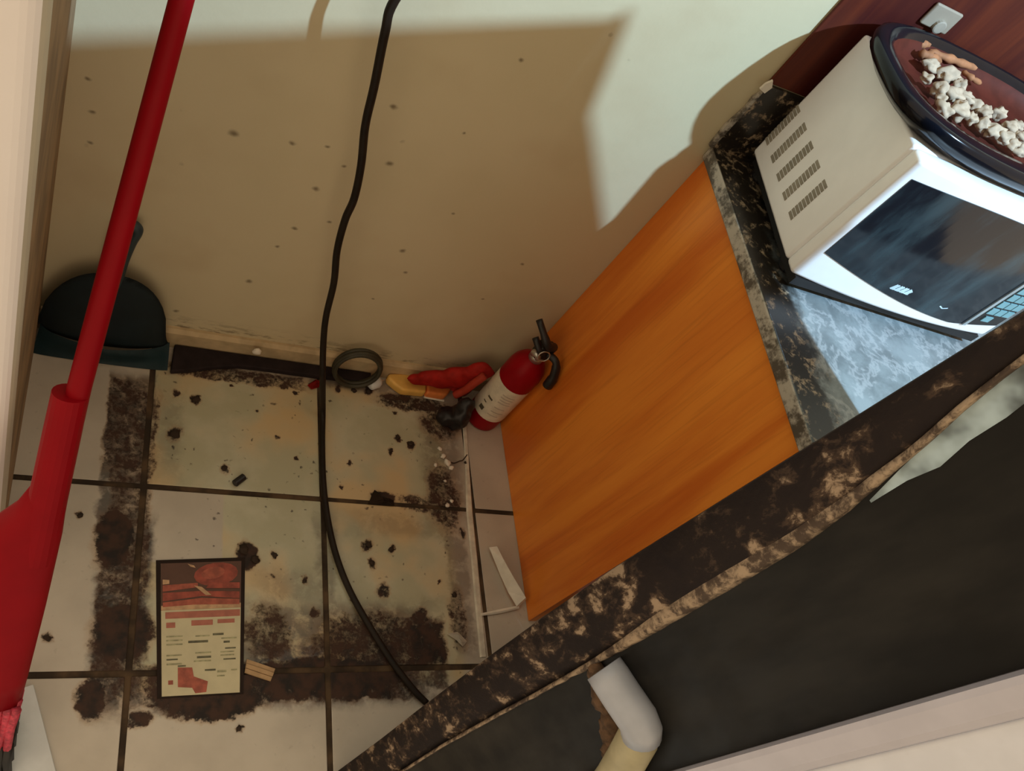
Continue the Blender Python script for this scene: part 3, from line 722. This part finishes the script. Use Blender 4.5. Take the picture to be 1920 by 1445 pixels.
# ------------------------------------------------------------------ things along the foot of the wall
def flat(pts, z0_, th, jit=0.0):
    return prism([(p.x + random.uniform(-jit, jit), p.y + random.uniform(-jit, jit), z0_) for p in pts], (0, 0, th))
def rubber():
    fp = [(318, 702), (352, 700), (400, 694), (445, 692), (490, 697), (540, 704), (600, 712), (640, 716), (690, 722)]
    f_ = [fl(u, v) for u, v in fp]; b_ = [Vector((p.x + .004, YB - .0145, 0)) for p in f_]
    return prism([(p.x, p.y, .0006) for p in f_] + [(p.x, p.y, .0006) for p in b_[::-1]], (0, 0, .016))
o = obj('rubber_strip', rubber(), M['rubber'], bevel=.003); tag(o, 'dark rubber strip lying along the foot of the back wall', 'strip')
cc_ = fl(663, 693, .045)
def coil():
    bm = bmesh.new()
    for k in range(4):
        c = Vector((.419, .640 + .004 * k, .059)); rr = .050 + .0022 * (k % 2)
        pts = [c + Vector((rr * math.cos(a * math.pi / 16), .010 * math.sin(a * math.pi / 16), rr * math.sin(a * math.pi / 16))) for a in range(32)]
        tube(pts, .0050, 8, bm, True)
    return bm
cw = thing('cable_coil', 'small dark coil of cable standing against the baseboard behind the hanging cord', 'cable', (.419, .645, 0))
obj('loops', loc(coil(), (.419, .645, 0)), M['coil'], cw, smooth=True)
pl = thing('plug', 'small white plug lying on the floor beside the dark cable coil', 'plug', fl(699, 724), .5)
obj('plug_body', lathe([(.008, -.016), (.013, -.012), (.014, .006), (.010, .014)], 14, mtx=Matrix.Translation((0, 0, .0145)) @ Matrix.Rotation(math.pi / 2, 4, 'Y')), M['grey'], pl, smooth=True)
obj('plug_pin', tube([(.012, 0, .0145), (.026, 0, .0145)], .0025, 8), M['steel'], pl)
def crumple(pts, th, seed, bend=.010):
    """thin creased sheet from an outline"""
    bm = bmesh.new(); c = sum((Vector(p) for p in pts), Vector()) / len(pts); n = len(pts)
    inner = [bm.verts.new(c.lerp(Vector(p), .5) + Vector((0, 0, bend * (1 if i % 2 else .3)))) for i, p in enumerate(pts)]
    outer = [bm.verts.new(Vector(p)) for p in pts]; cv = bm.verts.new(c + Vector((0, 0, bend * .6)))
    for i in range(n):
        j = (i + 1) % n; bm.faces.new([outer[i], outer[j], inner[j], inner[i]]); bm.faces.new([inner[i], inner[j], cv])
    bmesh.ops.solidify(bm, geom=bm.faces[:], thickness=th); bmesh.ops.recalc_face_normals(bm, faces=bm.faces); return bm
yt = thing('box_cutter', 'yellow and orange plastic handle lying in front of the baseboard', 'tool', fl(770, 725))
org = tuple(yt.location)
ya = [fl(u, v, .010) for u, v in ((724, 706), (748, 706), (795, 711), (795, 742), (752, 738), (738, 728), (724, 716))]
ob_ = [fl(u, v, .010) for u, v in ((796, 711), (838, 712), (848, 728), (832, 748), (796, 742))]
o = obj('yellow_shell', loc(prism([(p.x, p.y, .001) for p in ya], (0, 0, .026)), org), M['yellow'], yt, bevel=.006)
o = obj('orange_grip', loc(prism([(p.x, p.y, .001) for p in ob_], (0, 0, .026)), org), M['orange'], yt, bevel=.006)
o = obj('pale_edge', loc(tube([fl(795, 744, .004), fl(832, 751, .004)], .003, 6), org), M['shard'], yt)
rb = thing('red_bag', 'crumpled red vinyl bag slumped against the baseboard behind the black lump', 'bag', (.63, .655, 0))
org = tuple(rb.location)
def bag():
    bm = bmesh.new()
    for c, r, s in (((.690, .640, .130), (.034, .018, .032), 3), ((.655, .640, .098), (.046, .022, .030), 5), ((.612, .642, .072), (.050, .020, .026), 8), ((.67, .642, .072), (.034, .020, .036), 9), ((.700, .652, .040), (.018, .014, .042), 12), ((.572, .646, .052), (.034, .014, .016), 11)):
        q = lump_bm(c, r, s, .22, 3, 1.6); me_ = bpy.data.meshes.new('tmp'); q.to_mesh(me_); q.free(); bm.from_mesh(me_); bpy.data.meshes.remove(me_)
    return bm
o = obj('bag_body', loc(bag(), org), M['cloth'], rb)
rm = o.modifiers.new('remesh', 'REMESH'); rm.mode = 'VOXEL'; rm.voxel_size = .006; rm.use_smooth_shade = True
sm = o.modifiers.new('smooth', 'SMOOTH'); sm.iterations = 4
o = obj('bag_strap', loc(tube(catmull([(.690, .618, .150), (.676, .612, .120), (.668, .612, .085), (.656, .612, .060)], 6), .010, 8), org), plain('faded_red_strap', (.40, .045, .025), .6, spec=.2), rb, smooth=True)
def blk():
    bm = bmesh.new()
    for c, r, s in (((.672, .568, .038), (.026, .028, .040), 21), ((.645, .572, .024), (.024, .024, .024), 23), ((.676, .580, .072), (.020, .018, .022), 25)):
        q = lump_bm(c, r, s, .3, 3, 2.2); me_ = bpy.data.meshes.new('tmp'); q.to_mesh(me_); q.free(); bm.from_mesh(me_); bpy.data.meshes.remove(me_)
    return bm
o = obj('black_sack', blk(), M['sack']); tag(o, 'crumpled black plastic sack between the red bag and the extinguisher', 'bag')
rm = o.modifiers.new('remesh', 'REMESH'); rm.mode = 'VOXEL'; rm.voxel_size = .005; rm.use_smooth_shade = True
o = obj('black_wedge', prism([tuple(fl(u, v, .001)) for u, v in ((756, 700), (800, 694), (812, 708), (770, 708))], (0, 0, .03)), M['sack'], bevel=.004)
tag(o, 'small black wedge lying behind the yellow handle', 'debris')
o = obj('red_scrap', crumple([tuple(fl(u, v, .004)) for u, v in ((576, 722), (592, 711), (602, 715), (598, 726), (584, 730))], .0015, 2, .004), M['cloth']); tag(o, 'small red scrap lying by the rubber strip near the hanging cord', 'scrap')
o = obj('white_bit', lump_bm(tuple(on(482, 659, 1, YB - .030)), (.010, .006, .009), 61, .4, 2), M['shard'], smooth=True)
o.location.z = 0; tag(o, 'small white crumb caught on the baseboard above the rubber strip', 'debris')

# ------------------------------------------------------------------ power cord
cd = [(.225, YB - .007, 1.42), (.200, .610, 1.30), (.160, .592, 1.10), *[tuple(on(u, v, 1, .600)) for u, v in ((740, 0), (722, 60), (702, 160), (685, 235), (677, 310), (664, 372), (647, 412), (632, 470), (626, 530), (611, 595))],
      tuple(on(606, 650, 1, .592)), tuple(on(605, 712, 1, .560)), tuple(fl(605, 770, .020)), *[tuple(fl(u, v, .0072)) for u, v in ((604, 830), (606, 900), (614, 970), (630, 1040), (655, 1105), (692, 1172), (735, 1240), (775, 1292), (800, 1318))]]
cdp = catmull(cd, 6)
o = obj('power_cord', tube(cdp, .0066, 10), M['cable'], smooth=True); tag(o, 'long black power cord hanging down the wall and snaking over the floor', 'cord')

# ------------------------------------------------------------------ flyer on the floor
fy = thing('flyer', 'food flyer with meat picture and price blocks lying on the grimy tiles', 'flyer', fl(375, 1180))
org = tuple(fy.location)
FQ = [fl(u, v) for u, v in ((303, 1306), (449, 1298), (452, 1052), (301, 1057))]    # bottom left, bottom right, top right, top left
def fq(s, t, z):
    a = FQ[0].lerp(FQ[1], s); b_ = FQ[3].lerp(FQ[2], s); p = a.lerp(b_, t); return (p.x, p.y, z)
def patch(pts, z, th=.0003): return loc(prism([fq(s, t, z) for s, t in pts], (0, 0, th)), org)
def rectp(s0, t0, s1, t1): return [(s0, t0), (s1, t0), (s1, t1), (s0, t1)]
obj('dark_border', patch(rectp(-.055, -.012, 1.05, 1.03), .0004, .001), plain('flyer_black_edge', (.022, .013, .010), .7, spec=.2), fy)
obj('sheet', patch(rectp(0, 0, 1, 1), .0014, .0006), M['pr_paper'], fy)
def ell(cx, cy, rx, ry, rot=0, n=16):
    o = []
    for i in range(n):
        a = 2 * math.pi * i / n; x, y = rx * math.cos(a), ry * math.sin(a)
        o.append((cx + x * math.cos(rot) - y * math.sin(rot), cy + (x * math.sin(rot) + y * math.cos(rot)) * .58))
    return o
z1 = .0021
obj('printed_picture', patch(rectp(0, .63, 1, 1), z1), M['pr_dark'], fy)
for pts, m in ((ell(.68, .90, .28, .16, .1), 'pr_meat'), (ell(.64, .91, .15, .08, .2), 'pr_red'), (rectp(.0, .63, 1, .665), 'pr_pale'),
               ([(.02, .70), (.5, .73), (.98, .70), (.98, .755), (.5, .77), (.02, .765)], 'pr_meat'), ([(.02, .775), (.45, .80), (.45, .835), (.02, .825)], 'pr_red'),
               ([(.02, .655), (.4, .665), (.98, .655), (.98, .695), (.5, .715), (.02, .69)], 'pr_red'), ([(.40, .815), (.50, .80), (.62, .735), (.55, .735)], 'pr_pale'),
               ([(.02, .87), (.10, .865), (.10, .835), (.02, .83)], 'pr_pale'), ([(.32, .99), (.40, .975), (.42, .955), (.36, .965)], 'pr_pale'),
               ([(.55, .79), (.98, .78), (.98, .825), (.6, .835)], 'pr_meat')):
    z1 += .00012; obj('printed_picture', patch(pts, z1), M[m], fy)
z1 = .0022
for (s0, t0, s1, t1), m in (((.05, .565, .99, .615), 'pr_pink'), ((.06, .495, .17, .535), 'pr_pink'), ((.37, .505, .64, .545), 'pr_pink'), ((.70, .515, .92, .545), 'pr_pink'),
        ((.06, .425, .26, .435), 'pr_green'), ((.06, .395, .26, .405), 'pr_green'), ((.06, .365, .26, .375), 'pr_green'), ((.42, .42, .60, .43), 'pr_green'),
        ((.33, .375, .58, .392), 'pr_ink'), ((.64, .425, .78, .44), 'pr_ink'), ((.75, .395, .95, .405), 'pr_green'), ((.78, .365, .86, .38), 'pr_ink'), ((.80, .32, .94, .33), 'pr_ink'),
        ((.06, .285, .25, .295), 'pr_green'), ((.06, .255, .20, .265), 'pr_ink'), ((.06, .22, .25, .232), 'pr_green'), ((.42, .295, .62, .305), 'pr_green'), ((.44, .26, .62, .275), 'pr_ink'), ((.40, .235, .62, .245), 'pr_green'),
        ((.74, .27, .92, .28), 'pr_green'), ((.74, .295, .92, .303), 'pr_green'), ((.78, .24, .94, .25), 'pr_ink'), ((.20, .205, .30, .215), 'pr_ink'),
        ((.54, .165, .68, .178), 'pr_ink'), ((.70, .15, .82, .165), 'pr_green'), ((.70, .12, .80, .13), 'pr_green'), ((.88, .16, .96, .17), 'pr_green'), ((.08, .08, .14, .11), 'pr_red')):
    obj('printed_block', patch(rectp(s0, t0, s1, t1), z1), M[m], fy)
obj('printed_picture', patch([(.20, .20), (.38, .195), (.40, .13), (.58, .09), (.56, .015), (.42, .01), (.38, .05), (.20, .06)], z1), M['pr_red'], fy)

# ------------------------------------------------------------------ broken tile, sealant, pale board, debris
def shard():
    up = [(920, 1026, .012), (935, 1024, .018), (948, 1050, .026), (966, 1082, .034), (989, 1120, .030), (972, 1136, .012), (955, 1108, .010), (940, 1075, .006)]
    bm = bmesh.new(); a = [bm.verts.new(fl(u, v, z) + Vector((-.004, 0, 0))) for u, v, z in up]
    b_ = [bm.verts.new(v.co + Vector((.004, -.002, -.006))) for v in a]; bm.faces.new(a); bm.faces.new(b_[::-1]); n = len(a)
    for i in range(n): bm.faces.new([a[i], b_[i], b_[(i + 1) % n], a[(i + 1) % n]])
    bmesh.ops.triangulate(bm, faces=[f for f in bm.faces if len(f.verts) > 4]); bmesh.ops.recalc_face_normals(bm, faces=bm.faces); return bm
o = obj('broken_tile', shard(), M['shard']); tag(o, 'long broken white tile piece lying tilted along the foot of the cabinet', 'debris')
o = obj('white_sliver', tube([fl(902, 1152, .004), fl(935, 1146, .004), fl(972, 1138, .006)], [.003, .005, .004], 6), M['shard']); tag(o, 'thin white sliver lying across the floor below the broken tile piece', 'debris')
def seal():
    L_ = [fl(u, v) for u, v in ((871, 800), (876, 880), (880, 960), (884, 1000), (890, 1060), (896, 1130), (902, 1190), (906, 1232))]
    bm = bmesh.new(); rows = []
    for p in L_:
        wv = .0055 if p.y > .36 else .008
        rows.append([bm.verts.new((p.x - wv, p.y, .0006)), bm.verts.new((p.x - wv * .6, p.y, .0036)), bm.verts.new((p.x + wv * .6, p.y, .0036)), bm.verts.new((p.x + wv, p.y, .0006))])
    for a, b_ in zip(rows, rows[1:]):
        for k in range(3): bm.faces.new([a[k], a[k + 1], b_[k + 1], b_[k]])
        bm.faces.new([a[3], a[0], b_[0], b_[3]])
    bm.faces.new(rows[0]); bm.faces.new(rows[-1][::-1]); bmesh.ops.recalc_face_normals(bm, faces=bm.faces); return bm
o = obj('sealant_bead', seal(), M['caulk']); tag(o, 'pale raised sealant bead running along the tile joint left of the cabinet', 'sealant')
b0, b1 = fl(62, 1284), fl(104, 1445); dv = (b1 - b0).normalized(); nv = Vector((dv.y, -dv.x, 0))
if nv.x > 0: nv = -nv
q = [b0, b1 + dv * .35, b1 + dv * .35 + nv * .30, b0 + nv * .30]
o = obj('foam_sheet', prism([(p.x, p.y, .0008) for p in q], (0, 0, .0062)), M['grey'], bevel=.0015); tag(o, 'pale grey foam sheet lying on the floor under the broom', 'sheet')
def bit(name, u, v, r, mat, lab, cat='debris', seed=0, group=None, amp=.4):
    p = fl(u, v); o = obj(name, lump_bm((0, 0, r[2] * .8), r, seed, amp, 2), mat, smooth=True); o.location = (p.x, p.y, .0005); o.rotation_euler = (0, 0, seed * 1.3)
    tag(o, lab, cat, group); return o
p = fl(447, 903); o = obj('black_plug', lathe([(.006, -.013), (.0075, -.012), (.0075, .012), (.006, .013)], 14), M['sack']); o.location = (p.x, p.y, .0082); o.rotation_euler = (0, math.pi / 2, .75)
tag(o, 'small black cylindrical stub lying alone on the upper middle tile', 'debris')
q = [fl(u, v) for u, v in ((462, 1236), (515, 1254), (506, 1278), (458, 1262))]
sw = thing('wood_splinter', 'flat splintered wood piece lying in the grime right of the flyer', 'debris', q[0])
for k in range(3):
    a, b_ = k / 3 + .02, (k + 1) / 3 - .02
    pts = [q[0].lerp(q[3], a), q[1].lerp(q[2], a), q[1].lerp(q[2], b_), q[0].lerp(q[3], b_)]
    obj('sliver', loc(prism([(t_.x, t_.y, .001) for t_ in pts], (0, 0, .004 + .002 * (k % 2))), tuple(q[0])), M['wood'], sw)
for k, (u, v, r) in enumerate(((824, 842, .006), (830, 856, .008), (838, 868, .009), (845, 878, .007), (816, 872, .005), (834, 902, .004), (838, 948, .006), (846, 940, .005))):
    bit('white_chip', u, v, (r, r * .8, r * .5), M['shard'], 'small white plaster chip, %s from the back wall in the scatter left of the extinguisher' % ORD[sorted([842, 856, 868, 878, 872, 902, 948, 940]).index(v)], seed=k + 2, group='white chips near the cabinet', amp=.6)
o = obj('foil_scrap', crumple([tuple(fl(u, v, .004)) for u, v in ((838, 1188), (858, 1184), (876, 1202), (868, 1212), (856, 1200))], .001, 4, .005), M['shard']); tag(o, 'creased white paper scrap lying near the bottom end of the sealant bead', 'scrap')
o = obj('leaf_flake', crumple([tuple(fl(u, v, .005)) for u, v in ((690, 944), (702, 918), (712, 930), (738, 938), (740, 948), (715, 946))], .001, 5, .010), M['crumb']); tag(o, 'dark curled flake lying on the joint right of the cord', 'debris')
wr = catmull([fl(u, v, .0035) for u, v in ((838, 862), (850, 868), (862, 864), (868, 862), (876, 852))], 5)
o = obj('wire_bit', tube(wr, .0013, 6), M['crumb']); tag(o, 'thin dark bent wire on the floor beside the white chips', 'wire')
CR = [(367, 750, .010), (327, 815, .012), (420, 878, .007), (745, 820, .007), (770, 832, .008), (733, 845, .006), (690, 1022, .009), (732, 1030, .007), (697, 1056, .007),
      (515, 1041, .006), (447, 1366, .006), (88, 1197, .007), (150, 967, .006), (852, 1115, .006), (740, 775, .005), (690, 735, .008), (663, 733, .008), (585, 724, .006), (873, 868, .005), (570, 1090, .005), (457, 1030, .012), (478, 1050, .010)]
CL = ['dark crumb below the left end of the rubber strip', 'largest dark crumb on the upper left tile, beside the brown band', 'dark crumb just above the black cylindrical stub',
      'dark crumb on the upper right tile, lowest but one of the row toward the cabinet', 'dark crumb nearest the white chips on the upper right tile', 'lowest dark crumb of the row on the upper right tile',
      'largest dark crumb right of the cord on the middle tile', 'dark crumb at the right of the trio beside the cord', 'dark crumb below the pair right of the cord',
      'dark crumb alone on the middle tile right of the flyer', 'dark crumb below the grime band under the flyer', 'dark crumb beside the red broom head on the left tile', 'small dark crumb between the broom and the brown band',
      'dark crumb beside the sealant bead above the paper scrap', 'topmost dark crumb of the row on the upper right tile', 'dark crumb under the white plug', 'dark crumb under the cable coil',
      'dark crumb beside the small red scrap', 'dark crumb at the end of the bent wire', 'dark crumb left of the cord on the middle tile', 'dark crumb touching the upper right corner of the flyer', 'dark crumb right of the flyer corner, upper of two']
for k, (u, v, r) in enumerate(CR):
    bit('dark_crumb', u, v, (r * .9, r * .7, r * .38), M['crumb'], CL[k], 'debris', k + 20, 'dark crumbs on the floor', .7)
